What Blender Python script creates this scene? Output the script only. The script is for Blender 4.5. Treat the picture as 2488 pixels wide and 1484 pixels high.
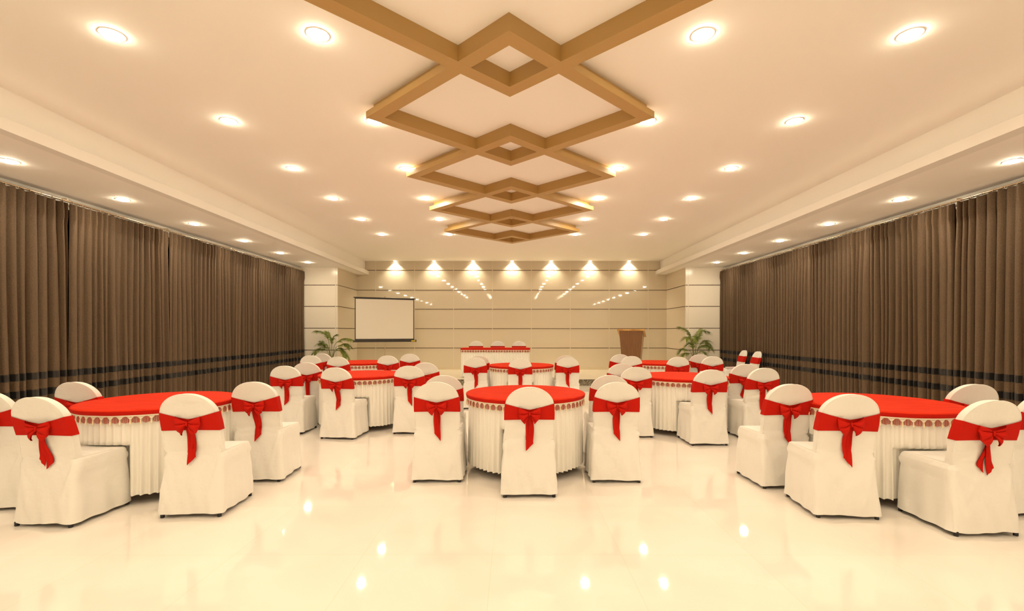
import bpy, math, random
from mathutils import Vector, noise, Matrix
S = bpy.context.scene
for o in list(bpy.data.objects):
    bpy.data.objects.remove(o)
C = S.collection
PI = math.pi

# ------------------------------------------------------------------ camera
F, CX, CY = 1135.0, 1247.0, 806.0            # focal length and vanishing point in pixels of the 2488 x 1484 frame
CAM_Z = 1.38
cd = bpy.data.cameras.new('camera'); cam = bpy.data.objects.new('camera', cd); C.objects.link(cam)
cd.sensor_width = 36; cd.lens = F / 2488 * 36; cd.clip_end = 100
cd.shift_x = -(CX - 1244) / 2488; cd.shift_y = (CY - 742) / 2488
cam.location = (0, 0, CAM_Z); cam.rotation_euler = (PI / 2, 0, 0)
S.camera = cam

# ------------------------------------------------------------------ world, colour, exposure
w = bpy.data.worlds.new('world'); S.world = w; w.use_nodes = True
w.node_tree.nodes['Background'].inputs[0].default_value = (1, .86, .68, 1)
w.node_tree.nodes['Background'].inputs[1].default_value = 0.05
vs = S.view_settings
vs.view_transform = 'Standard'; vs.look = 'None'; vs.gamma = 1; vs.use_curve_mapping = False
vs.exposure = 0.56
S.cycles.use_denoising = True
S.cycles.max_bounces = 6; S.cycles.diffuse_bounces = 5; S.cycles.glossy_bounces = 2; S.cycles.use_adaptive_sampling = True; S.cycles.adaptive_threshold = .12; S.cycles.adaptive_min_samples = 16
S.cycles.sample_clamp_indirect = 6
S.cycles.caustics_reflective = False; S.cycles.caustics_refractive = False
LAMP_COL = (1.0, .85, .61)
BULB = 150.0
WASH_W = 13.0
CEIL = 3.624; SOF = 3.195; BACK = 14.81; REAR = -1.7; PIL = 13.17
WL, WR = -6.0, 5.96
NL, NR = -4.955, 4.86                        # niche sides
STG_Z, STG_Y = .185, 12.0

# ------------------------------------------------------------------ materials
def mat(name, col, rough=.5, **k):
    m = bpy.data.materials.new(name); m.use_nodes = True
    b = m.node_tree.nodes['Principled BSDF']
    b.inputs['Base Color'].default_value = (*col, 1); b.inputs['Roughness'].default_value = rough
    for kk, v in k.items():
        b.inputs[kk.replace('_', ' ')].default_value = v
    return m
def N(m, t, **k):
    n = m.node_tree.nodes.new(t)
    for a, v in k.items(): setattr(n, a, v)
    return n
def L(m, a, b): m.node_tree.links.new(a, b)
def vary(m, c1, c2, scale=5, detail=4, coords='Object', sc=(1, 1, 1), lo=.35, hi=.65, dist=0.0):
    """noise between two colours into the base colour"""
    b = m.node_tree.nodes['Principled BSDF']
    tc = N(m, 'ShaderNodeTexCoord'); mp = N(m, 'ShaderNodeMapping'); mp.inputs['Scale'].default_value = sc
    nz = N(m, 'ShaderNodeTexNoise'); nz.inputs['Scale'].default_value = scale; nz.inputs['Detail'].default_value = detail
    nz.inputs['Distortion'].default_value = dist
    r = N(m, 'ShaderNodeValToRGB'); r.color_ramp.elements[0].color = (*c1, 1); r.color_ramp.elements[1].color = (*c2, 1)
    r.color_ramp.elements[0].position = lo; r.color_ramp.elements[1].position = hi
    L(m, tc.outputs[coords], mp.inputs[0]); L(m, mp.outputs[0], nz.inputs[0]); L(m, nz.outputs[0], r.inputs[0])
    L(m, r.outputs[0], b.inputs['Base Color'])
    return r, mp
def bump(m, scale, strength, sc=(1, 1, 1), dist=.01, detail=3):
    b = m.node_tree.nodes['Principled BSDF']
    tc = N(m, 'ShaderNodeTexCoord'); mp = N(m, 'ShaderNodeMapping'); mp.inputs['Scale'].default_value = sc
    nz = N(m, 'ShaderNodeTexNoise'); nz.inputs['Scale'].default_value = scale; nz.inputs['Detail'].default_value = detail
    bp = N(m, 'ShaderNodeBump'); bp.inputs['Strength'].default_value = strength; bp.inputs['Distance'].default_value = dist
    L(m, tc.outputs['Object'], mp.inputs[0]); L(m, mp.outputs[0], nz.inputs[0]); L(m, nz.outputs[0], bp.inputs['Height'])
    L(m, bp.outputs[0], b.inputs['Normal'])

M_ceil = mat('ceiling_paint', (.95, .92, .87), .75)
M_ledge = mat('ledge_paint', (.85, .82, .77), .7)
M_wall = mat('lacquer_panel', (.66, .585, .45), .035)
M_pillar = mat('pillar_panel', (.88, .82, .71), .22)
M_line = mat('dark_joint', (.07, .036, .013), .4)
M_seam = mat('pale_joint', (.72, .65, .53), .5)
M_skirting = mat('skirting', (.62, .54, .38), .35)
M_plain = mat('plain_wall', (.88, .85, .79), .7)
M_glass = mat('dark_window_glass', (.012, .01, .009), .2)
M_floor = mat('polished_marble', (.86, .81, .70), .045)
r, _ = vary(M_floor, (.82, .755, .68), (.87, .81, .75), 1.1, 6, lo=.3, hi=.7, dist=.8)
def add_tiles(m, r, size, amount, off=(0, 0)):
    """thin tile joints mixed over the base colour"""
    tc = N(m, 'ShaderNodeTexCoord'); mp = N(m, 'ShaderNodeMapping'); mp.inputs['Location'].default_value = (off[0], off[1], 0)
    bk = N(m, 'ShaderNodeTexBrick', offset=0.0, squash=1.0)
    bk.inputs['Color1'].default_value = (1, 1, 1, 1); bk.inputs['Color2'].default_value = (.965, .965, .965, 1)
    bk.inputs['Mortar'].default_value = (amount, amount * .97, amount * .9, 1); bk.inputs['Scale'].default_value = 1
    bk.inputs['Mortar Size'].default_value = .0022; bk.inputs['Brick Width'].default_value = size; bk.inputs['Row Height'].default_value = size
    bk.inputs['Mortar Smooth'].default_value = 0
    mx = N(m, 'ShaderNodeMix', data_type='RGBA', blend_type='MULTIPLY'); mx.inputs[0].default_value = 1
    L(m, tc.outputs['Object'], mp.inputs[0]); L(m, mp.outputs[0], bk.inputs[0])
    L(m, r.outputs[0], mx.inputs[6]); L(m, bk.outputs[0], mx.inputs[7]); L(m, mx.outputs[2], m.node_tree.nodes['Principled BSDF'].inputs['Base Color'])
add_tiles(M_floor, r, .8, .95, (.13, .31))
M_deck = mat("stage_marble", (.80, .73, .60), .07)
M_granite = mat('speckled_granite', (.2, .17, .12), .25)
vary(M_granite, (.035, .03, .022), (.42, .36, .26), 70, 3, lo=.42, hi=.62)
M_beam = mat('bronze_paint', (.47, .29, .095), .42)
M_curt = mat('brown_curtain', (.1, .07, .05), .75, Sheen_Weight=.08, Sheen_Roughness=.4)
M_curt.node_tree.nodes['Principled BSDF'].inputs['Sheen Tint'].default_value = (.9, .75, .6, 1)
vary(M_curt, (.050, .029, .014), (.155, .094, .047), 200, 5, sc=(1, 1, .35), lo=.2, hi=.8)
bump(M_curt, 160, .25, sc=(1, 1, .4), dist=.002)
M_band = mat('black_satin', (.012, .010, .009), .32, Sheen_Weight=.1)
M_rod = mat('chrome_rod', (.78, .66, .5), .25, Metallic=1.0)
M_ring = mat('brass_ring', (.75, .6, .42), .35, Metallic=.7)
M_white = mat('cream_cover_cloth', (.80, .775, .725), .82, Sheen_Weight=.15)
bump(M_white, 6, .40, sc=(1, 1, 1.3), dist=.03, detail=3)
M_skirt = mat('cream_skirt_cloth', (.87, .845, .78), .7, Sheen_Weight=.1)
M_red = mat('red_cloth', (.50, .010, .003), .7, Specular_IOR_Level=.12)
bump(M_red, 14, .25, sc=(1, 1, 2.5), dist=.01)
M_redtop = mat('red_table_cloth', (.70, .026, .008), .7, Specular_IOR_Level=.06)
vary(M_redtop, (.58, .024, .006), (.66, .036, .010), 3, 3, sc=(1, 6, 1))
M_cord = mat('dark_red_cord', (.40, .085, .045), .6)
M_trim = mat('cream_braid', (.80, .72, .54), .7)
M_tassel = mat('gold_tassel', (.86, .74, .46), .6)
M_black = mat('black_rubber', (.015, .013, .012), .45)
M_lampring = mat('lamp_trim', (.85, .85, .83), .35)
M_lens = bpy.data.materials.new('lamp_lens'); M_lens.use_nodes = True
nt = M_lens.node_tree; nt.nodes.clear(); e = nt.nodes.new('ShaderNodeEmission'); oo = nt.nodes.new('ShaderNodeOutputMaterial')
e.inputs[0].default_value = (1, .93, .8, 1); e.inputs[1].default_value = 12; nt.links.new(e.outputs[0], oo.inputs[0])
M_bulb = bpy.data.materials.new('glowing_bulb'); M_bulb.use_nodes = True
nt = M_bulb.node_tree; nt.nodes.clear(); e = nt.nodes.new('ShaderNodeEmission'); oo = nt.nodes.new('ShaderNodeOutputMaterial')
e.inputs[0].default_value = (*LAMP_COL, 1); e.inputs[1].default_value = BULB; nt.links.new(e.outputs[0], oo.inputs[0])
M_screen = mat('matte_screen', (.80, .76, .68), .8)
M_screenblk = mat('black_screen_metal', (.03, .027, .024), .4)
M_yel = mat('yellow_sticker', (.7, .55, .03), .5)
M_wood = mat('walnut_laminate', (.25, .11, .035), .35)
vary(M_wood, (.165, .068, .020), (.225, .098, .030), 8, 5, sc=(8, 8, .35), dist=.3)
M_wood_l = mat('pale_wood_side', (.42, .27, .12), .4)
M_wood_t = mat('oak_edge', (.60, .33, .09), .35)
vary(M_wood_t, (.48, .22, .055), (.72, .44, .13), 4, 3, sc=(1.2, 5, 5))
M_leaf = mat('palm_leaf', (.10, .16, .02), .45)
vary(M_leaf, (.09, .14, .012), (.28, .33, .055), 6, 3)
M_stem = mat('palm_stem', (.16, .17, .04), .5)
M_pot = mat('terracotta_pot', (.42, .14, .06), .6)
M_soil = mat('soil', (.05, .03, .02), .95)
M_pink = mat('lilac_cloth', (.74, .60, .62), .7)

# ------------------------------------------------------------------ mesh helpers
class MB:
    def __init__(s): s.v = []; s.f = []; s.m = []
    def add(s, vs, fs, mi=0):
        n = len(s.v); s.v += [tuple(p) for p in vs]; s.f += [tuple(n + i for i in f) for f in fs]; s.m += [mi] * len(fs)
        return s
    def box(s, x0, x1, y0, y1, z0, z1, mi=0):
        return s.add([(x0, y0, z0), (x1, y0, z0), (x1, y1, z0), (x0, y1, z0), (x0, y0, z1), (x1, y0, z1), (x1, y1, z1), (x0, y1, z1)],
                     [(0, 3, 2, 1), (4, 5, 6, 7), (0, 1, 5, 4), (1, 2, 6, 5), (2, 3, 7, 6), (3, 0, 4, 7)], mi)
    def prism(s, poly, z0, z1, mi=0):
        """vertical prism over a counter-clockwise polygon"""
        n = len(poly)
        return s.add([(x, y, z0) for x, y in poly] + [(x, y, z1) for x, y in poly],
                     [tuple(range(n))[::-1], tuple(range(n, 2 * n))] + [(i, (i + 1) % n, n + (i + 1) % n, n + i) for i in range(n)], mi)
    def grid(s, P, closed=False, mi=0):
        """P: list of rows of points"""
        R, K = len(P), len(P[0]); fs = []
        for i in range(R - 1):
            for j in range(K if closed else K - 1):
                a = i * K + j; b = i * K + (j + 1) % K
                fs.append((a, b, b + K, a + K))
        return s.add([p for row in P for p in row], fs, mi)
    def tube(s, pts, r, n=8, mi=0, cap=True):
        pts = [Vector(p) for p in pts]; rows = []
        rr = r if isinstance(r, (list, tuple)) else [r] * len(pts)
        for i, p in enumerate(pts):
            d = (pts[min(i + 1, len(pts) - 1)] - pts[max(i - 1, 0)]).normalized()
            u = d.cross(Vector((0, 0, 1)))
            if u.length < .05: u = d.cross(Vector((0, 1, 0)))
            u.normalize(); v = d.cross(u)
            rows.append([p + (u * math.cos(2 * PI * k / n) + v * math.sin(2 * PI * k / n)) * rr[i] for k in range(n)])
        s.grid(rows, True, mi)
        if cap:
            s.add(rows[0], [tuple(range(n))], mi); s.add(rows[-1], [tuple(range(n))[::-1]], mi)
        return s
    def lathe(s, prof, n=32, c=(0, 0), mi=0):
        return s.grid([[(c[0] + r * math.cos(2 * PI * k / n), c[1] + r * math.sin(2 * PI * k / n), z) for k in range(n)] for r, z in prof], True, mi)
    def build(s, name, m, parent=None, smooth=None, loc=(0, 0, 0)):
        me = bpy.data.meshes.new(name); me.from_pydata(s.v, [], s.f); me.update()
        ms = m if isinstance(m, (list, tuple)) else [m]
        for k in ms: me.materials.append(k)
        if len(ms) > 1: me.polygons.foreach_set('material_index', s.m)
        if smooth is not None:
            me.polygons.foreach_set('use_smooth', [True] * len(me.polygons))
            if smooth < 180: me.set_sharp_from_angle(angle=math.radians(smooth))
        o = bpy.data.objects.new(name, me); o.location = loc; C.objects.link(o)
        if parent: o.parent = parent
        return o
def tag(o, label=None, cat=None, group=None, kind=None):
    if label: o['label'] = label
    if cat: o['category'] = cat
    if group: o['group'] = group
    if kind: o['kind'] = kind
    return o
def empty(name, loc=(0, 0, 0), rz=0):
    o = bpy.data.objects.new(name, None); C.objects.link(o); o.location = loc; o.rotation_euler = (0, 0, rz); o.empty_display_size = .1
    return o
def kids(o): return [c for c in C.objects if c.parent == o]
def copy_tree(o, parent=None):
    c = o.copy(); C.objects.link(c); c.parent = parent
    for k in KIDS.get(o.name, []): copy_tree(k, c)
    return c
KIDS = {}
def freeze():
    KIDS.clear()
    for o in C.objects:
        if o.parent: KIDS.setdefault(o.parent.name, []).append(o)
def sstep(a, b, x):
    t = max(0, min(1, (x - a) / (b - a))); return t * t * (3 - 2 * t)
def pw(pts, x):
    """piecewise linear"""
    if x <= pts[0][0]: return pts[0][1]
    for (a, va), (b, vb) in zip(pts, pts[1:]):
        if x <= b: return va + (vb - va) * (x - a) / (b - a)
    return pts[-1][1]
def nz(x, y, z): return noise.noise(Vector((x, y, z)))
def at(px, py, Y): return ((px - CX) * Y / F, Y, CAM_Z - (py - CY) * Y / F)
def struct(o, label=None): o['kind'] = 'structure'; return o

# ------------------------------------------------------------------ room
struct(MB().box(WL - .1, WR + .1, REAR, BACK, -.1, 0).build('floor', M_floor))
struct(MB().box(-4.70, 4.66, REAR, BACK, CEIL, CEIL + .1).build('ceiling', M_ceil))
struct(MB().box(WL - .1, -4.70, REAR, BACK + .1, SOF, CEIL + .1).build('ceiling_soffit_left', M_ceil))
struct(MB().box(4.66, WR + .1, REAR, BACK + .1, SOF, CEIL + .1).build('ceiling_soffit_right', M_ceil))
struct(MB().box(-4.70, -4.576, REAR, BACK, SOF, 3.308).build('trim_1', M_ledge))
struct(MB().box(4.505, 4.66, REAR, BACK, SOF, 3.308).build('trim_2', M_ledge))
struct(MB().box(WL - .1, WR + .1, REAR - .1, REAR, 0, CEIL + .1).build('wall_rear', M_plain))
struct(MB().box(WL - .15, WL - .03, REAR, PIL, 0, SOF).build('wall_left', M_plain))
struct(MB().box(WR + .03, WR + .15, REAR, PIL, 0, SOF).build('wall_right', M_plain))
for i, (xa, xb) in enumerate(((WL - .03, WL - .015), (WR + .015, WR + .03))):
    for k, (ya, yb) in enumerate(((.3, 4.3), (4.5, 8.5), (8.7, 12.9))):
        struct(MB().box(xa, xb, ya, yb, .3, 3.03).build('window_%d' % (i * 3 + k + 1), M_glass))
LINES = [.865, 1.483, 2.098, 2.70, 3.329]
def panel_face(mb, p0, p1, z0, z1, joints, lines, th=.03):
    """boxes for a clad wall whose visible face runs p0->p1 (room on the right-hand side of the direction); lines broken at the joints"""
    p0, p1 = Vector(p0), Vector(p1); d = (p1 - p0); Ln = d.length; d.normalize(); n = Vector((d.y, -d.x))
    def slab(a, b, za, zb, out, mi):
        q = [p0 + d * a, p0 + d * b, p0 + d * b + n * out, p0 + d * a + n * out]
        if out > 0: q = q[::-1]
        mb.prism([(v.x, v.y) for v in q], za, zb, mi)
    slab(0, Ln, z0, z1, -th, 0)
    js = [0] + sorted(joints) + [Ln]
    for z in lines:
        for a, b in zip(js, js[1:]):
            slab(a + (.012 if a > 0 else 0), b - (.012 if b < Ln else 0), z - .009, z + .009, .002, 1)
    for j in joints:
        slab(j - .004, j + .004, z0, z1, .0012, 2)
WM = [M_wall, M_line, M_seam]
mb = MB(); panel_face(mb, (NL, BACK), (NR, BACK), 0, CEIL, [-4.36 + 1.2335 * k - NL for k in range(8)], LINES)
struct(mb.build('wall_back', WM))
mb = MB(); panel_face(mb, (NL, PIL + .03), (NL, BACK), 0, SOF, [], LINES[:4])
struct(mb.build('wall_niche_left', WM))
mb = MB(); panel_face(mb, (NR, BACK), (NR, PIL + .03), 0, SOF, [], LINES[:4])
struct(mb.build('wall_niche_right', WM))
PM = [M_pillar, M_line, M_seam]
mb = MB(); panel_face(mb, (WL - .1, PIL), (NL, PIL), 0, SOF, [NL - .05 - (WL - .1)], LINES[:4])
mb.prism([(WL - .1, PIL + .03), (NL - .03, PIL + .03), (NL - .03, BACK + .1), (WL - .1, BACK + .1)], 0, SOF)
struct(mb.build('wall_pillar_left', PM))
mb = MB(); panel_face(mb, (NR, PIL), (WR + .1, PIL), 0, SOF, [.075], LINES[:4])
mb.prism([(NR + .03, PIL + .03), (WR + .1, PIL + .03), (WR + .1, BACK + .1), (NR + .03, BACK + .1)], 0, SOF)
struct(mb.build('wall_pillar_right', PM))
mb = MB().box(NL + .012, NR - .012, BACK - .012, BACK, STG_Z, STG_Z + .075)
mb.box(NL, NL + .012, PIL - .012, BACK, STG_Z, STG_Z + .075).box(NR - .012, NR, PIL - .012, BACK, STG_Z, STG_Z + .075)
mb.box(WL + .2, NL, PIL - .012, PIL, STG_Z, STG_Z + .075).box(NR, WR - .2, PIL - .012, PIL, STG_Z, STG_Z + .075)
struct(mb.build('baseboard_back', M_skirting))
# stage
st = empty('stage_platform', (0, STG_Y, 0)); tag(st, 'low cream marble stage along the panelled end wall with speckled granite riser', 'stage')
MB().prism([(WL + .2, .015), (WR - .2, .015), (WR - .2, PIL - STG_Y), (WL + .2, PIL - STG_Y)], STG_Z - .024, STG_Z).build('deck', M_deck, st)
MB().box(WL + .2, WR - .2, -.012, .015, STG_Z - .024, STG_Z).build('step_nosing', M_deck, st)
MB().box(WL + .2, WR - .2, .005, .10, 0, STG_Z - .024).box(WL + .2, WL + .22, .10, PIL - STG_Y, 0, STG_Z - .024).box(WR - .22, WR - .2, .10, PIL - STG_Y, 0, STG_Z - .024).build('granite_riser', M_granite, st)['label'] = 'speckled dark granite riser'

struct(MB().box(NL, NR, PIL, BACK, 0, STG_Z).build('floor_niche', M_deck))

# ------------------------------------------------------------------ ceiling lattice of overlapping diamonds
HB = CAM_Z + 2.116; X0 = -.03; SP = 1.7525
lat = empty('ceiling_lattice', (X0, 7, CEIL)); tag(lat, 'bronze lattice of overlapping square diamonds running down the middle of the ceiling', 'ceiling feature')
A_O, A_I = 1.4265, 1.242; SL = .94; REC = .076
CROSS = A_O - SP / 2 / SL                         # half width where neighbouring outer edges cross
def quad(mb, pts, z0, z1):
    ar = sum(pts[i][0] * pts[(i + 1) % len(pts)][1] - pts[(i + 1) % len(pts)][0] * pts[i][1] for i in range(len(pts)))
    mb.prism(pts if ar > 0 else pts[::-1], z0, z1)
def frame(cy, dz, near=True, far=True, sides=True, end=False):
    mb = MB()
    zl, zm = HB - CEIL - dz, HB - CEIL + .0625
    for sx in (-1, 1):
        for sy in (-1, 1):
            # quarter bar of the diamond, lower board
            a0, a1 = (0, 1)
            o0 = (0, sy * SL * A_O); o1 = (sx * A_O, 0); i1 = (sx * A_I, 0); i0 = (0, sy * SL * A_I)
            quad(mb, [(x, y + cy - 7) for x, y in (o0, o1, i1, i0)], zl, zm)
            # upper board: flush near the overlap, set back on the free outer part
            t = (SP / 2) / (SL * A_O)               # along the outer edge from the side vertex to the crossing
            xo = A_O - CROSS - .0
            def pt(A, x): return (sx * x, sy * SL * (A - x))
            xc = A_O - SP / 2 / SL                  # x of the crossing on the outer edge
            first_free = (sy < 0 and not near) or (sy > 0 and not far)
            if first_free: xc = 0
            ar = A_O - REC
            quad(mb, [(x, y + cy - 7) for x, y in (pt(ar, max(xc - REC / 2, 0)), pt(ar, ar), pt(A_I, A_I), pt(A_I, max(xc - .18, 0)))], zm, 0)
            if xc > 0:
                quad(mb, [(x, y + cy - 7) for x, y in (pt(A_O, 0), pt(A_O, xc), pt(ar, max(xc - REC / 2, 0)), pt(A_I, max(xc - .18, 0)), pt(A_I, 0))], zm, 0)
    return mb.build('diamond_frame', M_beam, lat)
for j in range(-2, 4):
    frame(4.62 + SP * j, .0006 * (j % 2), far=(j < 3))
mb = MB(); cy = 4.62 + SP * 4 - 7                  # the closing corner inside the last diamond
for sx in (-1, 1):
    xe = A_O - SP / 2 / SL - .09
    q = [(0, -SL * A_O + cy), (sx * xe, -SL * (A_O - xe) + cy), (sx * (xe - .0), -SL * (A_I - xe) + cy), (0, -SL * A_I + cy)]
    quad(mb, q, HB - CEIL - .0003, 0)
mb.build('closing_corner', M_beam, lat)

# ------------------------------------------------------------------ lamps
def make_lamp(name, wash=False):
    root = empty(name)
    r0 = .085 if not wash else .055
    MB().lathe([(r0 * .80, -.001), (r0 * .84, -.004), (r0 * .94, -.0045), (r0 * 1.0, -.003), (r0 * 1.02, 0)], 40).build('trim_ring', M_lampring, root, 40)
    rl = r0 * (.86 if not wash else .82)
    if not wash:       # frosted bulb that gives the room its light
        MB().lathe([(.0005, -.020), (rl * .38, -.019), (rl * .70, -.016), (rl * .92, -.010), (rl, -.003)], 20).build('bulb', M_bulb, root, 60)
        return root
    MB().lathe([(.0005, -.002), (rl * .6, -.002), (rl * .9, -.003), (rl, -.006)], 32).build('lens', M_lens, root, 60)
    ld = bpy.data.lights.new(name + '_light', 'SPOT')
    ld.color = LAMP_COL
    ld.energy = WASH_W * 6; ld.spot_size = math.radians(118); ld.spot_blend = 1.0; ld.shadow_soft_size = .02
    lo = bpy.data.objects.new('lamp_light', ld); C.objects.link(lo); lo.parent = root; lo.location = (0, 0, -.03)
    return root
ORD = ['nearest', 'second', 'third', 'fourth', 'fifth', 'sixth', 'seventh']
rows = []
YM = [3.525 + 1.445 * k for k in range(6)]; YS = [4.965 + 1.446 * k for k in range(6)]
OUT = [2.08, .635, -.81]
for nm, X, Ys, z in (('row along the left of the lattice', -1.475, YM, CEIL), ('row along the right of the lattice', 1.43, YM, CEIL),
                     ('left mid ceiling row', -3.027, YM, CEIL), ('right mid ceiling row', 2.995, YM, CEIL),
                     ('soffit row over the left curtains', -5.36, YS, SOF), ('soffit row over the right curtains', 5.31, YS, SOF)):
    rows.append((nm, X, Ys, z))
lamp0 = make_lamp('downlight'); freeze(); first = True
def place_lamp(x, y, z, label, group):
    global first
    o = lamp0 if first else copy_tree(lamp0); first = False
    o.location = (x, y, z); tag(o, label, 'ceiling light', group)
for nm, X, Ys, z in rows:
    g = 'round downlights, ' + nm
    for k, y in enumerate(Ys):
        place_lamp(X, y, z, '%s lit downlight in the %s' % (['nearest', 'second nearest', 'third nearest', 'fourth nearest', 'fifth nearest', 'farthest'][k], nm), g)
    for k, y in enumerate(([3.52] if z == SOF else []) + OUT):
        place_lamp(X, y, z, 'downlight out of view overhead, %s, %s' % (nm, ['first beyond', 'second', 'third', 'last'][k]), 'downlights overhead outside the picture')
wash0 = make_lamp('wall_washer', True); freeze()
WN = ['leftmost', 'second from left', 'third from left', 'middle', 'third from right', 'second from right', 'rightmost']
for k in range(7):
    o = wash0 if k == 0 else copy_tree(wash0)
    o.location = (-3.735 + 1.233 * k, BACK - .068, CEIL); o.rotation_euler = (0, 0, 0)
    tag(o, '%s of the seven small spotlights washing the panelled end wall' % WN[k], 'ceiling light', 'spotlights over the end wall')

# ------------------------------------------------------------------ curtains
def curtain_pt(seed, u, z, W, side, off=0.0):
    """u 0..1 along the panel, z 0..1 height; local: x out to the room, y along"""
    nf = 16.5
    ph = 2 * PI * nf * u + 3.4 * nz(seed * 7.1, u * 4.2, z * .8) * (1 - .55 * z) + 3.0 * nz(seed * 3.3 + 9, u * 8, z * .12)
    rd = (2 * abs(math.sin(ph * .5)) ** .55 - 1.3) * (.75 + .7 * nz(seed, math.floor(ph / (2 * PI)) * 1.37, 4))                # broad round folds with narrow grooves
    rd2 = 2 * abs(math.sin(ph * .25 + .6 + seed)) ** .7 - 1.2
    mixw = .5 + .5 * nz(seed + 6, u * 6, z * .6)
    amp = .056 + .014 * (1 - z)
    d = amp * (rd * (.55 + .6 * mixw) + .7 * (1 - z) * rd2 * (1 - mixw) * 1.2) + .02 * nz(seed + 4, u * 5, z * 1.2)
    top = sstep(.955, 1.0, z)
    pinch = abs(math.sin(ph * .5)) ** 10 * .020 * sstep(.90, .94, z)
    d = d * (1 - .35 * top) + pinch
    y = u * W + .012 * math.cos(ph) * (1 - .3 * z)
    y = W / 2 + (y - W / 2) * (1 - .022 * sstep(.70, .96, z) + .010 * (1 - sstep(.2, .7, z)))
    return (side * (d + .075 + off), y)
def make_curtain(seed, X, y0, y1, side, label):
    W = y1 - y0; H = 3.085; B = .05 + .012 * nz(seed, 2, 3)
    root = empty('curtain', (X, y0, 0)); tag(root, label, 'curtain', 'brown curtains with black bands')
    def sheet(z0, z1, nu, nzr, off):
        P = []
        for i in range(nzr + 1):
            z = z0 + (z1 - z0) * i / nzr; zz = (z - B) / (H - B)
            row = []
            for j in range(nu + 1):
                u = j / nu; x, y = curtain_pt(seed, u, zz, W, side, off)
                sag = -.012 * sstep(.95, 1, zz) * (0.5 - 0.5 * math.cos(2 * PI * 16.5 * u))
                row.append((x, y, z + sag))
            P.append(row)
        return P
    nu = 240
    a = sheet(B, H, nu, 30, 0); b = sheet(B, H, nu, 30, -.004)
    mb = MB().grid(a).grid([r[::-1] for r in b])
    mb.build('drape', M_curt, root, 180)
    s = .018 * nz(seed, 5, 1)
    for z0 in (.795 + s, .588 + s):
        mb = MB().grid(sheet(z0, z0 + .085, nu, 2, .0025)); mb.build('satin_band', M_band, root, 180)
    return root
ring_me = MB().tube([(.021 * math.cos(a), 0, .021 * math.sin(a)) for a in [2 * PI * k / 12 for k in range(13)]], .0028, 5, cap=False)
ring0 = ring_me.build('curtain_ring', M_ring, None, 180); ring_mesh = ring0.data; bpy.data.objects.remove(ring0)
edges = [4.38, 6.17, 7.96, 9.75, 11.54, 13.13]
DN = ['fourth curtain panel from the camera', 'x']
for side, X, nm in ((1, WL + .045, 'left'), (-1, WR - .045, 'right')):
    allp = [(.8, 2.59), (2.59, 4.38)] + list(zip(edges, edges[1:]))
    for k, (a, b) in enumerate(allp):
        n_from_stage = len(allp) - 1 - k
        lab = 'brown curtain with black bands on the %s wall, %s' % (nm, ['beside the stage', 'second from the stage', 'third from the stage', 'fourth from the stage', 'at the picture edge', 'sixth from the stage outside the view', 'seventh from the stage outside the view'][n_from_stage])
        c = make_curtain(3.7 * k + (50 if side < 0 else 0) + 1.3, X, a + .004, b - .004, side, lab)
        if k >= 2:
            for q in range(13):
                rg = bpy.data.objects.new('curtain_ring', ring_mesh); C.objects.link(rg); rg.parent = c
                rg.location = (side * .065, (q + .5) / 13 * (b - a) - .012, 3.095); rg.rotation_euler = (0, 0, 0)
    rod = empty('curtain_rod', (X + side * .065, 0, 3.106)); tag(rod, 'long metal curtain rod along the %s wall above the brown curtains' % nm, 'curtain rod', 'curtain rods')
    MB().tube([(0, .8, 0), (0, 13.1, 0)], .0135, 12).build('pole', M_rod, rod, 60)
    for y in (.9, 2.6, 4.38, 6.17, 7.96, 9.75, 11.54, 13.05):
        MB().box(-.006 if side > 0 else -.006, .006, y - .012, y + .012, .010, .03).box(min(0, -side * .075), max(0, -side * .075), y - .010, y + .010, .028, .036).build('bracket', M_rod, rod)

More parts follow.
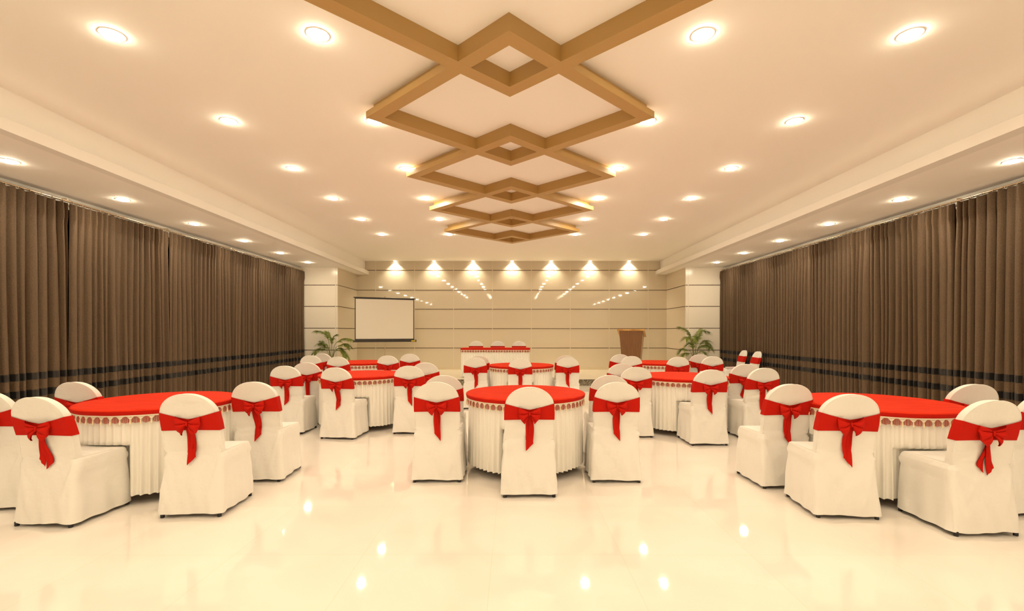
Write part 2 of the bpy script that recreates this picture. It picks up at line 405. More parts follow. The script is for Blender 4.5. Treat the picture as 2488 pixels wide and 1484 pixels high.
# ------------------------------------------------------------------ round tables
RT, RS, TH = .607, .582, .765
FR_TOP = TH - .042
def fringe_parts(parent, path, n):
    """path(t, out, z) -> point; n scallops over t in 0..1 ; adds trim band, cord fringe, tassels"""
    K = n * 6
    band = MB()
    rows = [[path(k / K, o, z + .0012 * math.sin(k * 2.6)) for k in range(K + 1)] for o, z in
            ((.002, FR_TOP + .004), (.006, FR_TOP + .002), (.007, FR_TOP - .006), (.006, FR_TOP - .012), (.002, FR_TOP - .014))]
    band.grid(rows)
    for s in range(n + 1):                           # lace triangles between the scallops
        for q in range(-2, 3):
            w_ = .5 / n * (.74 - .0 * abs(q))
            t0 = s / n + q * w_ * .42
            if t0 < 0 or t0 > 1: continue
            t1 = s / n + q * w_ * .05
            za, zb = FR_TOP - .012, FR_TOP - .034
            wd = .12 / n * .35
            band.add([path(t0 - wd, .0065, za), path(t0 + wd, .0065, za), path(t1 + wd, .0075, zb), path(t1 - wd, .0075, zb)], [(0, 1, 2, 3)])
    band.build('fringe_braid', M_trim, parent, 50)
    cords = MB(); rnd = random.Random(int(n))
    for s in range(n):
        m_ = 9
        for q in range(m_):
            u = (q + .5) / m_
            t = (s + .10 + .80 * u + rnd.uniform(-.02, .02)) / n
            arch = .013 * (abs(u - .5) * 2) ** 2
            z0 = FR_TOP - .013 - arch; z1 = FR_TOP - .062 + rnd.uniform(-.002, .003) - .004 * (1 - abs(2 * u - 1)) + arch * .4
            wd = .034 / n; sw = rnd.uniform(-.03, .03) / n
            P = []
            for i in range(4):
                f = i / 3; tt = t + sw * math.sin(f * PI)
                zz = z0 + (z1 - z0) * f
                P.append([path(tt - wd, .004, zz), path(tt, .0062, zz), path(tt + wd, .004, zz)])
            cords.grid(P)
    cords.build('cord_fringe', M_cord, parent, 180)
    ts = MB()
    for s in range(n + 1):
        t = min(max(s / n, .001), .999)
        prof = [(.0025, 0), (.0038, -.004), (.0028, -.008), (.004, -.011), (.0060, -.030), (.0068, -.040)]
        c = Vector(path(t, .010, FR_TOP - .032))
        ts.grid([[(c.x + r_ * math.cos(2 * PI * k / 6), c.y + r_ * math.sin(2 * PI * k / 6), c.z + z) for k in range(6)] for r_, z in prof], True)
        ts.add([(c.x + .0068 * math.cos(2 * PI * k / 6), c.y + .0068 * math.sin(2 * PI * k / 6), c.z - .040) for k in range(6)], [tuple(range(6))[::-1]])
    ts.build('tassel_row', M_tassel, parent, 180)
def round_table(cx, cy, label, clabel, seed, chairs):
    t = empty('round_table', (cx, cy, 0)); tag(t, label, 'table', 'round banquet tables in cream pleated skirts')
    MB().lathe([(.0005, TH - .028), (RT - .02, TH - .028), (RT - .016, TH - .008), (RT - .02, TH - .006), (.0005, TH - .006)], 64).build('tabletop', M_wood_l, t)
    MB().lathe([(.24, 0), (.24, .02), (.05, .05), (.035, .10), (.035, TH - .06), (.2, TH - .028)], 24).build('pedestal', M_black, t, 40)
    NP = 64; K = NP * 10; P = []
    loc = [(x - cx, y - cy, rz) for x, y, rz in chairs]
    zs = [.075, .12, .2, .3, .4, .454, .462, .474, .488, .52, .58, .64, .70, TH - .03]
    for z in zs:
        row = []; zz = (TH - z) / TH
        for k in range(K):
            a = 2 * PI * k / K
            ph = NP * a + 1.2 * nz(seed, a * 3, 0) + .5 * nz(seed + 3, a * 9, z)
            s = math.sin(ph); s = math.copysign(abs(s) ** .6, s)
            r = RS - .006 + (.0065 + .0105 * zz) * s + .010 * zz * nz(seed, math.cos(a) * 3, math.sin(a) * 3)
            aa = a + .006 * math.cos(ph) * zz
            x, y = r * math.cos(aa), r * math.sin(aa)
            bl = 1 - sstep(.456, .486, z)
            if bl > 0:                                # cloth pushed in by the chair seats
                f = 1.0
                for (px, py, rz) in loc:
                    co, si = math.cos(rz), math.sin(rz)
                    while f > .35:
                        dx, dy = x * f - px, y * f - py
                        lx, ly = dx * co + dy * si, -dx * si + dy * co
                        if abs(lx) < .245 and -.05 < ly < .515: f -= .01
                        else: break
                f = 1 - (1 - f) * bl
                x *= f; y *= f
            hz = z if z > .1 else z + .006 * nz(seed, a * 4, 5)
            row.append((x, y, hz))
        P.append(row)
    sk = MB().grid(P, True).build('table_skirt', M_skirt, t, 180)
    def path(tt, out, z):
        a = 2 * PI * tt
        r = RS + .012 + out
        return (r * math.cos(a), r * math.sin(a), z)
    fringe_parts(sk, path, 55)
    c = empty('tablecloth', (cx, cy, TH - .006)); tag(c, clabel, 'tablecloth', 'red cloths on the round tables')
    rows = []
    for r, z in ((.0005, .007), (.2, .0068), (.4, .0068), (.55, .0066), (RT - .03, .0066), (RT - .01, .005), (RT - .001, 0), (RT + .003, -.006)):
        rows.append((r, z))
    n = 128; P = []
    for r, z in rows:
        P.append([(r * math.cos(2 * PI * k / n), r * math.sin(2 * PI * k / n), z + (.0006 * nz(seed, 3 * r * math.cos(2 * PI * k / n), 12 * r * math.sin(2 * PI * k / n)) if r < RT - .05 else 0)) for k in range(n)])
    top = MB().grid(P, True).build('cloth_top', M_redtop, c, 180)
    P = []
    for r, z in ((RT + .003, -.006), (RT + .003, -.012), (RT + .001, -.022), (RT - .002, -.034), (RT - .006, -.038)):
        P.append([((r + .0015 * nz(seed, k * .4, z * 30)) * math.cos(2 * PI * k / n), (r + .0015 * nz(seed, k * .4, z * 30)) * math.sin(2 * PI * k / n), z + .0015 * nz(seed, k * .25, 8)) for k in range(n)])
    MB().grid(P, True).build('elastic_edge', M_red, c, 180)

# ------------------------------------------------------------------ chairs in covers
def unit_ring(n, rc=.14):
    """n points round a unit square with rounded corners, counter-clockwise from the middle of the rear side (y = -1)"""
    pts = []; segs = [((0, -1), (1 - rc, -1)), 'c0', ((1, -1 + rc), (1, 1 - rc)), 'c1', ((1 - rc, 1), (-1 + rc, 1)), 'c2', ((-1, 1 - rc), (-1, -1 + rc)), 'c3', ((-1 + rc, -1), (0, -1))]
    dense = []
    for s in segs:
        if isinstance(s, str):
            i = int(s[1]); cx_, cy_ = [(1 - rc, -1 + rc), (1 - rc, 1 - rc), (-1 + rc, 1 - rc), (-1 + rc, -1 + rc)][i]
            for k in range(1, 8):
                a = -PI / 2 + i * PI / 2 + PI / 2 * k / 8
                dense.append((cx_ + rc * math.cos(a), cy_ + rc * math.sin(a)))
        else:
            (xa, ya), (xb, yb) = s
            for k in range(21): dense.append((xa + (xb - xa) * k / 20, ya + (yb - ya) * k / 20))
    d = [0]
    for p, q in zip(dense, dense[1:]): d.append(d[-1] + math.hypot(q[0] - p[0], q[1] - p[1]))
    tot = d[-1]; j = 0
    for k in range(n):
        t = tot * k / n
        while d[j + 1] < t: j += 1
        f = (t - d[j]) / max(1e-9, d[j + 1] - d[j])
        pts.append((dense[j][0] + (dense[j + 1][0] - dense[j][0]) * f, dense[j][1] + (dense[j + 1][1] - dense[j][1]) * f))
    return pts
YR = [(0, 0), (.2, .018), (.44, .045), (.5, .047), (.62, .028), (.72, 0), (.82, -.028), (.925, -.062)]
HW = [(0, .234), (.12, .228), (.3, .218), (.42, .211), (.47, .208), (.55, .206), (.70, .2045), (.76, .2)]
def half_w(z):
    if z <= .76: return pw(HW, z)
    return .2 * math.sqrt(max(0, 1 - ((z - .76) / .166) ** 2.1))
UR = unit_ring(160)
def cover_mesh(seed):
    rows = []
    def ring(z, yb, yf, hw, wr):
        row = []
        for (ux, uy) in UR:
            x = ux * hw; y = (yb + yf) / 2 + uy * (yf - yb) / 2
            if wr:
                low = sstep(.46, .05, z)
                # rear panel: shallow vertical flutes low down, horizontal and diagonal drag folds round the seat line
                n1 = nz(seed, x * 13 + z * 4, z * 2.0) * .017 * low
                for (xa, sl_, am) in ((.205, .28, .006), (.19, .75, .0045)):
                    for sg in (-1, 1):
                        lx = xa - sl_ * (.45 - z) + .01 * nz(seed, z * 6, sg)
                        if z < .45: n1 += am * math.exp(-((sg * x - lx) / .012) ** 2) * sstep(.05, .2, z)
                n2 = nz(seed + 5, z * 22 + x * 5 * (1 if x > 0 else -1), x * 2.5) * .0075 * math.exp(-((z - .50) / .10) ** 2)
                n3 = nz(seed + 9, x * 9 - z * 9, z * 6) * .006
                d = n1 + n2 + n3
                if z > .80: d *= .25
                if abs(uy) > abs(ux): y += d * (-1 if uy < 0 else 1) * (1 if uy < 0 or z < .45 else .2)
                else: x += (d + .006 * low * math.sin(y * 38 + seed)) * (1 if ux > 0 else -1)
                # gathered seam just round the rear corners
                if z < .47 and uy < -.70 and abs(ux) > .9:
                    x += .008 * (1 if ux > 0 else -1) * (.3 + .9 * abs(nz(seed + 2, z * 26, ux)))
            row.append((x, y, z + (.010 * nz(seed + 1, x * 5, y * 5) if z < .04 else 0)))
        return row
    yf = lambda z: pw([(0, .498), (.25, .488), (.43, .470), (.47, .462)], z)
    zs = [.026, .03, .05, .08, .11, .15, .19, .23, .27, .31, .34, .37, .395, .415, .43, .44]
    for z in zs: rows.append(ring(z, pw(YR, z), yf(z) + (.012 if .38 < z < .43 else 0), half_w(z) + (.006 if z > .39 else 0), True))
    for i, (z, f) in enumerate(((.452, .0), (.461, .018), (.467, .05), (.4705, .12), (.473, .22), (.475, .35), (.4765, .5), (.478, .65), (.479, .78), (.480, .88), (.482, .95), (.486, .985))):
        yb = pw(YR, z); fr = yf(.44) + (yb + .06 - yf(.44)) * f
        rows.append(ring(z, yb, fr, half_w(z) + .004 - .006 * sstep(0, .1, f), False))
    for z in (.495, .51, .525, .54, .56, .58, .60, .62, .64, .66, .68, .70, .72, .74, .76): rows.append(ring(z, pw(YR, z), pw(YR, z) + .058, half_w(z), True))
    for k in range(1, 15):
        th = PI / 2 * k / 14; z = .76 + .1655 * math.sin(th) ** 1.0
        e_ = 1 - .35 * sstep(.8, 1, k / 14)
        yb = pw(YR, z); rows.append(ring(z, yb + .029 * (1 - e_), yb + .029 * (1 + e_), max(half_w(z), .004), False))
    # welt where the rear panel meets the gusset round the arch
    mb = MB().grid(rows, True)
    n = len(UR); k0 = len(mb.v) - n
    mb.f.append(tuple(range(k0, k0 + n))); mb.m.append(0)
    pts = []
    for k in range(-22, 23):
        th = k / 22 * PI / 2
        z = .76 + .166 * math.cos(th); z2 = min(z, .924)
        pts.append((math.copysign(half_w(z2), th) * 1.0, pw(YR, z2) + .003, z2))
    left = [(-half_w(z), pw(YR, z) + .003, z) for z in (.50, .56, .62, .68, .73)]
    right = [(-p[0], p[1], p[2]) for p in reversed(left)]
    mb.tube(left + pts + right, .0033, 6)
    return mb
def sash_mesh(seed):
    """band round the back: dips in the middle of the rear side"""
    rows = []; m_ = 8
    for i in range(m_ + 1):
        f = i / m_; row = []
        for (ux, uy) in UR:
            rear = 1 if uy < -.5 else 0
            dip = (1 - abs(ux) ** 1.2) * rear
            z = (.646 + .004 * dip) * (1 - f) + (.788 - .052 * dip) * f
            g = abs(ux) * rear
            hw = half_w(z) + .0062; yb = pw(YR, z) - .006; yf_ = pw(YR, z) + .064
            x = ux * hw; y = (yb + yf_) / 2 + uy * (yf_ - yb) / 2
            if rear:
                y -= .0055 * (.5 + .5 * math.sin(f * 4 * PI + 2.2 * nz(seed, ux * 2, 1))) * math.exp(-(abs(x) / .11) ** 2) + .002 * nz(seed + 3, x * 8, z * 40)
            row.append((x, y, z))
        rows.append(row)
    return MB().grid(rows, True)
KZ = .704
def bow_mesh(seed, tilt=0.0):
    mb = MB(); yk = pw(YR, KZ) - .022
    for sx in (-1, 1):
        P = []; ns, nt_ = 14, 44
        lowx, lowz = (.040 + .008 * nz(seed, sx, 2)), -.086 + .010 * nz(seed + 7, sx, 1)
        topx, topz = .088, .052
        for i in range(ns + 1):
            s = i / ns; row = []
            for j in range(nt_ + 1):
                t = j / nt_                                # 0 top corner .. 1 lower tip
                # outer edge: rounded curve from the top corner out and down to the tip
                a = t
                ex = (1 - a) ** 2 * topx + 2 * a * (1 - a) * .108 + a * a * lowx
                ez = (1 - a) ** 2 * topz + 2 * a * (1 - a) * -.028 + a * a * lowz
                x = sx * (ex * s + .004 * (1 - s)); z = ez * s + (.012 - .024 * t) * (1 - s)
                fold = 1.1 - 2.2 * abs(math.sin(t * PI * 2.1 + seed * .3 + .25 * s)) ** .55
                y = -.006 - .020 * math.sin(PI * min(1, s * 1.0) * .9) * (.55 + .45 * math.sin(PI * t)) + .0115 * fold * min(1, .25 + s * 1.5) * (1 - .35 * s)
                y += .006 * sstep(.8, 1, s)
                row.append((x, yk + y, KZ + z))
            P.append(row)
        if sx > 0: P = [r_[::-1] for r_ in P]
        mb.grid(P)
        B = [[(p[0] * .985, min(p[1] + .006 + .006 * (k / ns), pw(YR, p[2]) - .006), p[2]) for p in row] for k, row in enumerate(P)]
        mb.grid([r_[::-1] for r_ in B])
        ed = [P[-1], B[-1]]; mb.grid([ed[1], ed[0]])
    # knot
    mb.grid([[(.0075 * math.cos(a) * c_, yk - .014 + .008 * math.sin(a) * c_, KZ + z) for a in [2 * PI * q / 12 for q in range(12)]] for z, c_ in ((.017, .35), (.012, .85), (.004, 1.05), (-.006, 1), (-.014, .8), (-.018, .35))], True)
    return mb
def tail_mesh(seed, kind):
    mb = MB()
    def strip(dx0, dx1, ln, w0, w1, cut, yo, kink):
        P = []; n = 18
        for i in range(n + 1):
            f = i / n; row = []
            cxx = dx0 + (dx1 - dx0) * f + kink * math.sin(f * PI * 1.6) * .5
            wd = w0 + (w1 - w0) * sstep(0, .8, f)
            for j in range(9):
                g = j / 8 - .5
                z = KZ - .012 - ln * f + (cut * g * sstep(.72, 1, f))
                base = pw(YR, max(z, .3)) if z > .35 else pw(YR, z)
                y = base - .014 - yo - .006 * math.sin(g * 9 + f * 3 + seed) * (1 - .4 * f) - .004 * math.sin(f * 7 + seed)
                row.append((cxx + g * wd, y, z))
            P.append(row)
        mb.grid(P); mb.grid([[(p[0], p[1] + .0025, p[2]) for p in r_[::-1]] for r_ in P])
    if kind == 0:
        strip(0, .012, .275, .034, .062, -.062 * -1, .004, .02); strip(-.004, -.016, .20, .030, .040, .03, .000, -.01)
    elif kind == 1:
        strip(.002, .030, .262, .030, .050, .05, .004, -.02); strip(-.004, -.022, .245, .030, .044, -.05, .000, .012)
    elif kind == 2:
        strip(0, -.004, .28, .034, .058, -.07, .004, -.018); strip(.006, .018, .215, .030, .036, -.03, 0, .01)
    else:
        strip(.0, .026, .29, .034, .060, .07, .004, .024); strip(-.002, .0, .22, .034, .044, .04, 0, -.016)
    return mb
def make_chair(seed, kind):
    r_ = empty('banquet_chair')
    cov = cover_mesh(seed).build('chair_cover', M_white, r_, 50)
    sh = sash_mesh(seed).build('sash', M_red, r_, 180)
    bw = bow_mesh(seed).build('bow', M_red, sh, 70)
    tail_mesh(seed, kind).build('sash_tail', M_red, sh, 180)
    for x, y in ((-.205, .022), (.205, .022), (-.205, .468), (.205, .468)):
        dy = (.03 if y < .1 else -.015); 
        MB().lathe([(.0005, 0), (.013, 0), (.0145, .003), (.0145, .03), (.0125, .033)], 12, (x, y)).tube([(x, y, .03), (x * .84, y + dy, .36)], .0105, 10).build('leg', M_black, r_, 50)
    return r_
protos = []
for s, k in ((1.3, 0), (4.9, 1), (8.2, 2), (12.6, 3)): protos.append(make_chair(s, k))
freeze()
used = [False] * 4
def chair(x, y, deg, v, label, group):
    o = protos[v] if not used[v] else copy_tree(protos[v]); used[v] = True
    o.location = (x, y, 0 if y < STG_Y else STG_Z); o.rotation_euler = (0, 0, math.radians(deg))
    tag(o, label, 'chair', group)
    return o
P_ = 'cream covered chair with red bow, '
TABLES = [
 ((.125, 4.82), 'front centre', 2.1, [(.135, 3.877, 1, 0, 'in the middle before it'), (-.70, 4.27, 1, 2, 'at its front left'), (.945, 4.26, -1, 2, 'at its front right'), (-.735, 4.92, 3, 1, 'at its rear left'), (1.02, 4.94, -2, 0, 'at its rear right')]),
 ((-3.21, 4.26), 'front left', 5.2, [(-3.33, 3.29, -4, 1, 'before it with a split double tail'), (-2.40, 3.46, 3, 0, 'before its right half'), (-2.366, 4.28, 2, 3, 'at its rear right'), (-3.98, 4.27, -2, 0, 'at its rear left beside the curtain'), (-4.05, 3.60, 2, 2, 'cut by the left picture edge')]),
 ((3.21, 4.15), 'front right', 8.8, [(3.20, 3.14, 1, 1, 'largest, before it'), (2.47, 3.435, -5, 2, 'before its left half'), (2.42, 4.10, 2, 2, 'at its rear left'), (4.02, 4.09, -4, 0, 'at its rear right beside the curtain'), (3.97, 3.48, 0, 3, 'cut by the right picture edge')]),
 ((-2.24, 6.92), 'middle left', 11.5, [(-2.27, 5.99, -6, 3, 'in the middle before it'), (-3.06, 6.28, 0, 0, 'at its front left'), (-3.07, 6.95, 4, 2, 'at its rear left'), (-1.40, 6.29, 0, 2, 'at its front right'), (-1.31, 6.95, 1, 1, 'at its rear right')]),
 ((2.40, 6.63), 'middle right', 13.1, [(2.385, 5.65, 1, 2, 'in the middle before it'), (1.60, 6.08, 0, 2, 'at its front left'), (1.56, 6.72, 0, 1, 'at its rear left'), (3.17, 5.92, 3, 0, 'at its front right'), (3.29, 6.63, -3, 1, 'at its rear right')]),
 ((.15, 8.80), 'rear centre', 17.2, [(.12, 8.04, 0, 0, 'in the middle before it'), (-.675, 8.33, 0, 3, 'at its front left'), (-.66, 8.96, 0, 1, 'at its rear left'), (.975, 8.36, 0, 2, 'at its front right'), (1.01, 8.99, 0, 1, 'at its rear right')]),
 ((-3.15, 9.68), 'rear left', 21.7, [(-3.21, 8.56, 0, 1, 'in the middle before it'), (-3.92, 9.05, 2, 3, 'at its front left'), (-4.02, 9.85, -5, 0, 'at its rear left beside the palm'), (-2.41, 8.98, 0, 2, 'at its front right'), (-2.15, 9.72, 4, 1, 'at its rear right')]),
 ((3.0, 9.60), 'rear right', 27.9, [(3.0, 8.51, 0, 1, 'in the middle before it'), (2.225, 8.80, 0, 3, 'at its front left'), (2.17, 9.50, 4, 0, 'at its rear left before the lectern'), (3.72, 8.73, 0, 2, 'at its front right'), (3.80, 9.52, -6, 0, 'at its rear right')]),
]
WHERE = {'front centre': 'nearest the camera in the middle', 'front left': 'by the left curtains, nearest the camera', 'front right': 'by the right curtains, nearest the camera',
         'middle left': 'second from the camera on the left', 'middle right': 'second from the camera on the right', 'rear centre': 'in the middle, just before the stage',
         'rear left': 'farthest on the left, before the screen', 'rear right': 'farthest on the right, before the lectern'}
for (cx, cy), nm, sd, chs in TABLES:
    for x, y, deg, v, lab in chs:
        chair(x, y, deg, v, 'covered chair with red bow, %s round table, %s' % (nm, lab), 'covered chairs at the %s table' % nm)
    round_table(cx, cy, 'round table in cream pleated skirt, ' + WHERE[nm], 'red fitted cloth on the round table ' + WHERE[nm], sd,
                [(x, y, math.radians(d)) for x, y, d, _, _ in chs])
# two chairs edge-on against the right curtain
chair(5.66, 11.50, 82, 1, 'cream covered chair seen edge-on by the right curtain, nearer the stage', 'side chairs against the right curtain')
chair(5.66, 10.85, 84, 3, 'cream covered chair seen edge-on by the right curtain, farther from the stage', 'side chairs against the right curtain')
# three speakers' chairs behind the stage table
for x, lab in ((-1.07, 'left'), (-.447, 'middle'), (.165, 'right')):
    chair(x, 13.45, 180, 2, 'cream covered chair behind the red topped stage table, %s of the three' % lab, 'chairs behind the stage table')
mb = MB(); P = []
for i in range(9):
    P.append([(-.17 + .34 * j / 8, -.10 + .20 * i / 8, .032 + .004 * nz(j * .5, i * .4, 1)) for j in range(9)])
mb.grid(P); mb.grid([[(p[0], p[1], 0.0) for p in r_[::-1]] for r_ in P])
for e0 in ([P[0][j] for j in range(9)], [P[j][8] for j in range(9)], [P[8][8 - j] for j in range(9)], [P[8 - j][0] for j in range(9)]):
    mb.grid([[(p[0], p[1], 0) for p in e0], e0])
fc = mb.build('folded_cloth', M_pink, None, 180, (5.42, 11.47, .484)); tag(fc, 'pale lilac folded cloth lying on a chair seat by the right curtain', 'cloth')

# ------------------------------------------------------------------ long table on the stage
sx0, sy0, hw, dp = -.47, 12.25, .905, .60
t = empty('banquet_table', (sx0, sy0, STG_Z)); tag(t, 'long table on the stage in cream pleated skirt with fringe', 'table')
MB().box(-hw + .01, hw - .01, .01, dp - .01, TH - .03, TH - .006).build('tabletop', M_wood_l, t)
for x in (-hw + .08, hw - .08):
    for y in (.08, dp - .08): MB().tube([(x, y, 0), (x, y, TH - .03)], .016, 10).build('leg', M_black, t, 40)
per = [(hw, dp), (hw, 0), (-hw, 0), (-hw, dp)]
def rect_path(tt, out, z, rr=.02):
    Ls = [dp, 2 * hw, dp]; T = sum(Ls); s = max(0, min(1, tt)) * T
    if s < Ls[0]: p = (hw + out, dp - s)
    elif s < Ls[0] + Ls[1]: p = (hw - (s - Ls[0]), -out)
    else: p = (-hw - out, s - Ls[0] - Ls[1])
    x, y = p
    x = max(-hw - out, min(hw + out, x))
    return (x, y, z)
P = []
for z in (.02, .2, .4, .6, TH - .03):
    row = []; K = 110 * 8
    for k in range(K + 1):
        s = math.sin(k / K * 110 * 2 * PI + nz(3, k * .01, 0) * 2); s = math.copysign(abs(s) ** .6, s)
        row.append(rect_path(k / K, -.012 + (.003 + .012 * (TH - z)) * s, z))
    P.append(row)
sk = MB().grid(P).build('table_skirt', M_skirt, t, 180)
fringe_parts(sk, lambda tt, o_, z: rect_path(tt, o_, z), 44)
c = empty('tablecloth', (sx0, sy0, STG_Z + TH - .006)); tag(c, 'red cloth on the long table on the stage', 'tablecloth')
mb = MB().box(-hw - .004, hw + .004, -.004, dp + .004, 0, .006).build('cloth_top', M_redtop, c)
mb = MB(); th_ = .004
for (xa, ya, xb, yb) in ((-hw, -.004 - th_, hw, -.004), (-hw, dp + .004, hw, dp + .004 + th_), (-hw - .004 - th_, -.006, -hw - .004, dp + .006), (hw + .004, -.006, hw + .004 + th_, dp + .006)):
    mb.box(xa - (.006 if xb - xa > .5 else 0), xb + (.006 if xb - xa > .5 else 0), ya, yb, -.04, .0055)
mb.build('cloth_edge', M_red, c)

# ------------------------------------------------------------------ projection screen on a tripod
pl, pr = Vector((-4.60, 13.42, 0)), Vector((-2.95, 14.13, 0))
mid = (pl + pr) / 2; Wd = (pr - pl).length; ang = math.atan2(pr.y - pl.y, pr.x - pl.x)
sc = empty('projection_screen', (mid.x, mid.y, STG_Z), ang); tag(sc, 'white projection screen with black border on a tripod at the left of the stage', 'projection screen')
zb, zt = 1.085 - STG_Z, 2.385 - STG_Z; h = Wd / 2
MB().box(-h + .07, h - .07, -.002, .002, zb + .09, zt - .045).build('screen_surface', M_screen, sc)
mb = MB()
for (xa, xb, za, zc) in ((-h + .045, -h + .07, zb + .05, zt - .02), (h - .07, h - .045, zb + .05, zt - .02), (-h + .045, h - .045, zt - .05, zt - .02), (-h + .045, h - .045, zb + .05, zb + .09)):
    mb.box(xa, xb, -.004, .003, za, zc)
mb.build('screen_border', M_screenblk, sc)
MB().tube([(-h + .01, 0, zt - .012), (h - .01, 0, zt - .012)], .016, 10).build('top_bar', M_screenblk, sc, 50)
mb = MB().box(-h, h, -.035, .035, zb - .005, zb + .055).box(-h - .012, -h, -.04, .04, zb - .01, zb + .06).box(h, h + .012, -.04, .04, zb - .01, zb + .06)
cs = mb.build('roller_case', M_screenblk, sc)
MB().box(h - .14, h - .015, -.038, -.0349, zb + .008, zb + .04).build('sticker', M_yel, cs)['label'] = 'small yellow sticker'
MB().tube([(0, .055, .30), (0, .055, zt + .05)], .012, 10).tube([(0, .055, zt + .045), (0, -.01, zt + .03), (0, -.01, zt - .02)], .008, 8).build('pole', M_rod, sc, 50)
for k in range(3):
    a = PI / 2 + 2 * PI * k / 3
    MB().tube([(0, .055, .42), (.08 * math.cos(a), .055 + .08 * math.sin(a), .33), (.38 * math.cos(a), .055 + .38 * math.sin(a), .008)], .009, 8).build('leg', M_screenblk, sc, 60)

# ------------------------------------------------------------------ lectern
lc = empty('lectern', (3.36, 13.25, STG_Z), math.radians(-21)); tag(lc, 'tall tapering wooden lectern standing at the right of the stage', 'lectern')
ztp = 1.455 - STG_Z
def tap(x0t, x0b, y0, y1, z0, z1):  # tapered panel box
    return None
yF = -.20; yB = .20
def trap(name, m, xt, xb, ya, yb, zf, zbk, parent=lc):
    """front/side body piece: half widths at top and bottom"""
    mb = MB().add([(-xb, ya, 0.0), (xb, ya, 0.0), (xb, yb, 0.0), (-xb, yb, 0.0), (-xt, ya, zf), (xt, ya, zf), (xt, yb, zbk), (-xt, yb, zbk)],
                  [(0, 3, 2, 1), (4, 5, 6, 7), (0, 1, 5, 4), (1, 2, 6, 5), (2, 3, 7, 6), (3, 0, 4, 7)])
    return mb.build(name, m, parent)
zf, zk = ztp - .03, ztp - .17
trap('front_panel', M_wood, .325, .215, yF, yF + .02, zf, zf - .007)
for s in (-1, 1):
    xs = [.325, .215]
    mb = MB()
    y0, y1 = yF + .02, yB
    v = [(s * .213, y0, 0), (s * .195, y0, 0), (s * .195, y1, 0), (s * .213, y1, 0), (s * .323, y0, zf - .007), (s * .305, y0, zf - .007), (s * .305, y1, zk), (s * .323, y1, zk)]
    mb.add(v, [(0, 1, 2, 3), (4, 7, 6, 5), (0, 4, 5, 1), (1, 5, 6, 2), (2, 6, 7, 3), (3, 7, 4, 0)] if s > 0 else [(0, 3, 2, 1), (4, 5, 6, 7), (0, 1, 5, 4), (1, 2, 6, 5), (2, 3, 7, 6), (3, 0, 4, 7)])
    mb.build('side_panel', M_wood_l, lc)
MB().box(-.27, .27, yF + .02, yB - .01, .62, .64).build('shelf', M_wood_l, lc)
MB().add([(-.375, yF - .05, ztp - .035), (.375, yF - .05, ztp - .035), (.375, yB + .06, ztp - .225), (-.375, yB + .06, ztp - .225),
          (-.375, yF - .05, ztp + .003), (.375, yF - .05, ztp + .003), (.375, yB + .06, ztp - .187), (-.375, yB + .06, ztp - .187)],
         [(0, 3, 2, 1), (4, 5, 6, 7), (0, 1, 5, 4), (1, 2, 6, 5), (2, 3, 7, 6), (3, 0, 4, 7)]).build('reading_top', M_wood_t, lc)
MB().box(-.24, .24, yF - .02, yB + .03, 0, .03).build('base', M_wood, lc)

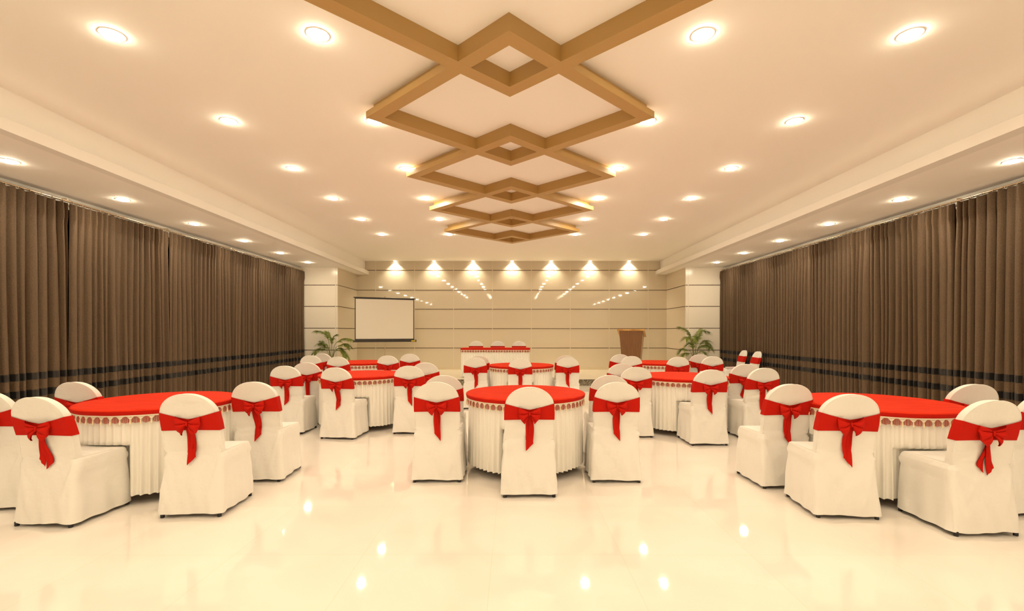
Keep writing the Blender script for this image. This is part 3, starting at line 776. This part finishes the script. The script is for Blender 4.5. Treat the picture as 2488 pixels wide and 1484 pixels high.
# ------------------------------------------------------------------ palms
def palm(px, Y, fronds, seed, label):
    bx, by, _ = at(px, 870, Y)
    root = empty('potted_palm', (bx, by, STG_Z)); tag(root, label, 'plant', 'potted palms before the pillars')
    MB().lathe([(.0005, 0), (.11, 0), (.115, .02), (.15, .24), (.165, .245), (.165, .28), (.148, .28), (.142, .25), (.0005, .25)], 28).build('pot', M_pot, root, 40)
    MB().lathe([(.0005, .262), (.08, .26), (.142, .252)], 20).build('soil', M_soil, root)
    rnd = random.Random(seed)
    for fi, pts in enumerate(fronds):
        dep = rnd.uniform(-.16, .16)
        Q = [Vector((rnd.uniform(-.02, .02), rnd.uniform(-.02, .02), .255))]
        for i, (x, y) in enumerate(pts):
            dy = dep * (i + 1) / len(pts)
            p = at(x, y, Y + dy); Q.append(Vector((p[0] - bx, p[1] - by, p[2] - STG_Z)))
        # smooth through the points
        C_ = []
        for i in range(len(Q) - 1):
            p0, p1, p2, p3 = Q[max(i - 1, 0)], Q[i], Q[i + 1], Q[min(i + 2, len(Q) - 1)]
            for k in range(10):
                t_ = k / 10
                C_.append(.5 * ((2 * p1) + (p2 - p0) * t_ + (2 * p0 - 5 * p1 + 4 * p2 - p3) * t_ ** 2 + (3 * p1 - p0 - 3 * p2 + p3) * t_ ** 3))
        C_.append(Q[-1]); n = len(C_)
        mb = MB(); mb.tube(C_, [.006 * (1 - .75 * i / (n - 1)) + .001 for i in range(n)], 5, 1)
        st_ = int(n * .38)
        for i in range(st_, n):
            f = (i - st_) / max(1, n - 1 - st_)
            for sub in (0, .33, .66):
                if i + sub > n - 1: continue
                p = C_[i].lerp(C_[min(i + 1, n - 1)], sub)
                d = (C_[min(i + 1, n - 1)] - C_[max(i - 1, 0)]).normalized()
                up = Vector((0, 0, 1)); sd_ = d.cross(up)
                if sd_.length < .1: sd_ = Vector((0, 1, 0))
                sd_.normalize()
                ln = (.09 + .17 * math.sin(PI * (.18 + .74 * f))) * rnd.uniform(.8, 1.1)
                for s in (-1, 1):
                    dr = (sd_ * s * rnd.uniform(.6, 1.0) + d * rnd.uniform(.6, .95) + up * rnd.uniform(-.05, .3)).normalized()
                    wv = d.cross(dr).cross(dr).normalized() * .0075
                    a_, prev = [], None
                    for q in range(5):
                        g = q / 4
                        c_ = p + dr * ln * g + Vector((0, 0, -1)) * ln * .55 * g * g
                        wq = wv * (.5 + 1.2 * g if g < .35 else (1 - g) * 1.4 + .05)
                        a_.append([c_ - wq, c_ + wq])
                    mb.grid(a_)
        mb.build('frond', [M_leaf, M_stem], root, 180)
palm(805, 12.72, [[(800, 838), (794, 815), (783, 806), (768, 803)], [(806, 838), (800, 815), (796, 806)], [(812, 842), (824, 828), (838, 822), (853, 824)],
                  [(814, 848), (828, 838), (838, 835), (848, 841)], [(798, 846), (788, 835), (776, 834)], [(797, 856), (785, 848), (772, 848), (763, 858)],
                  [(812, 858), (825, 850), (835, 856), (842, 868)], [(806, 840), (808, 822), (815, 814)], [(800, 850), (790, 842), (783, 830)], [(813, 855), (822, 846), (830, 848)]], 5,
     'green feathery potted palm standing before the left pillar by the screen')
palm(1686, 12.72, [[(1682, 840), (1676, 815), (1668, 802), (1652, 794)], [(1692, 842), (1698, 820), (1704, 804), (1722, 806)], [(1696, 848), (1706, 832), (1716, 828), (1726, 846)],
                   [(1680, 858), (1670, 850), (1660, 847), (1650, 853)], [(1682, 862), (1672, 858), (1664, 858), (1656, 866)], [(1694, 860), (1706, 854), (1716, 864)],
                   [(1684, 838), (1674, 820), (1666, 822)], [(1690, 840), (1690, 820), (1700, 800)], [(1684, 850), (1680, 835), (1670, 836)], [(1694, 852), (1702, 842), (1712, 838)]], 9,
     'green feathery potted palm standing before the right pillar by the lectern')
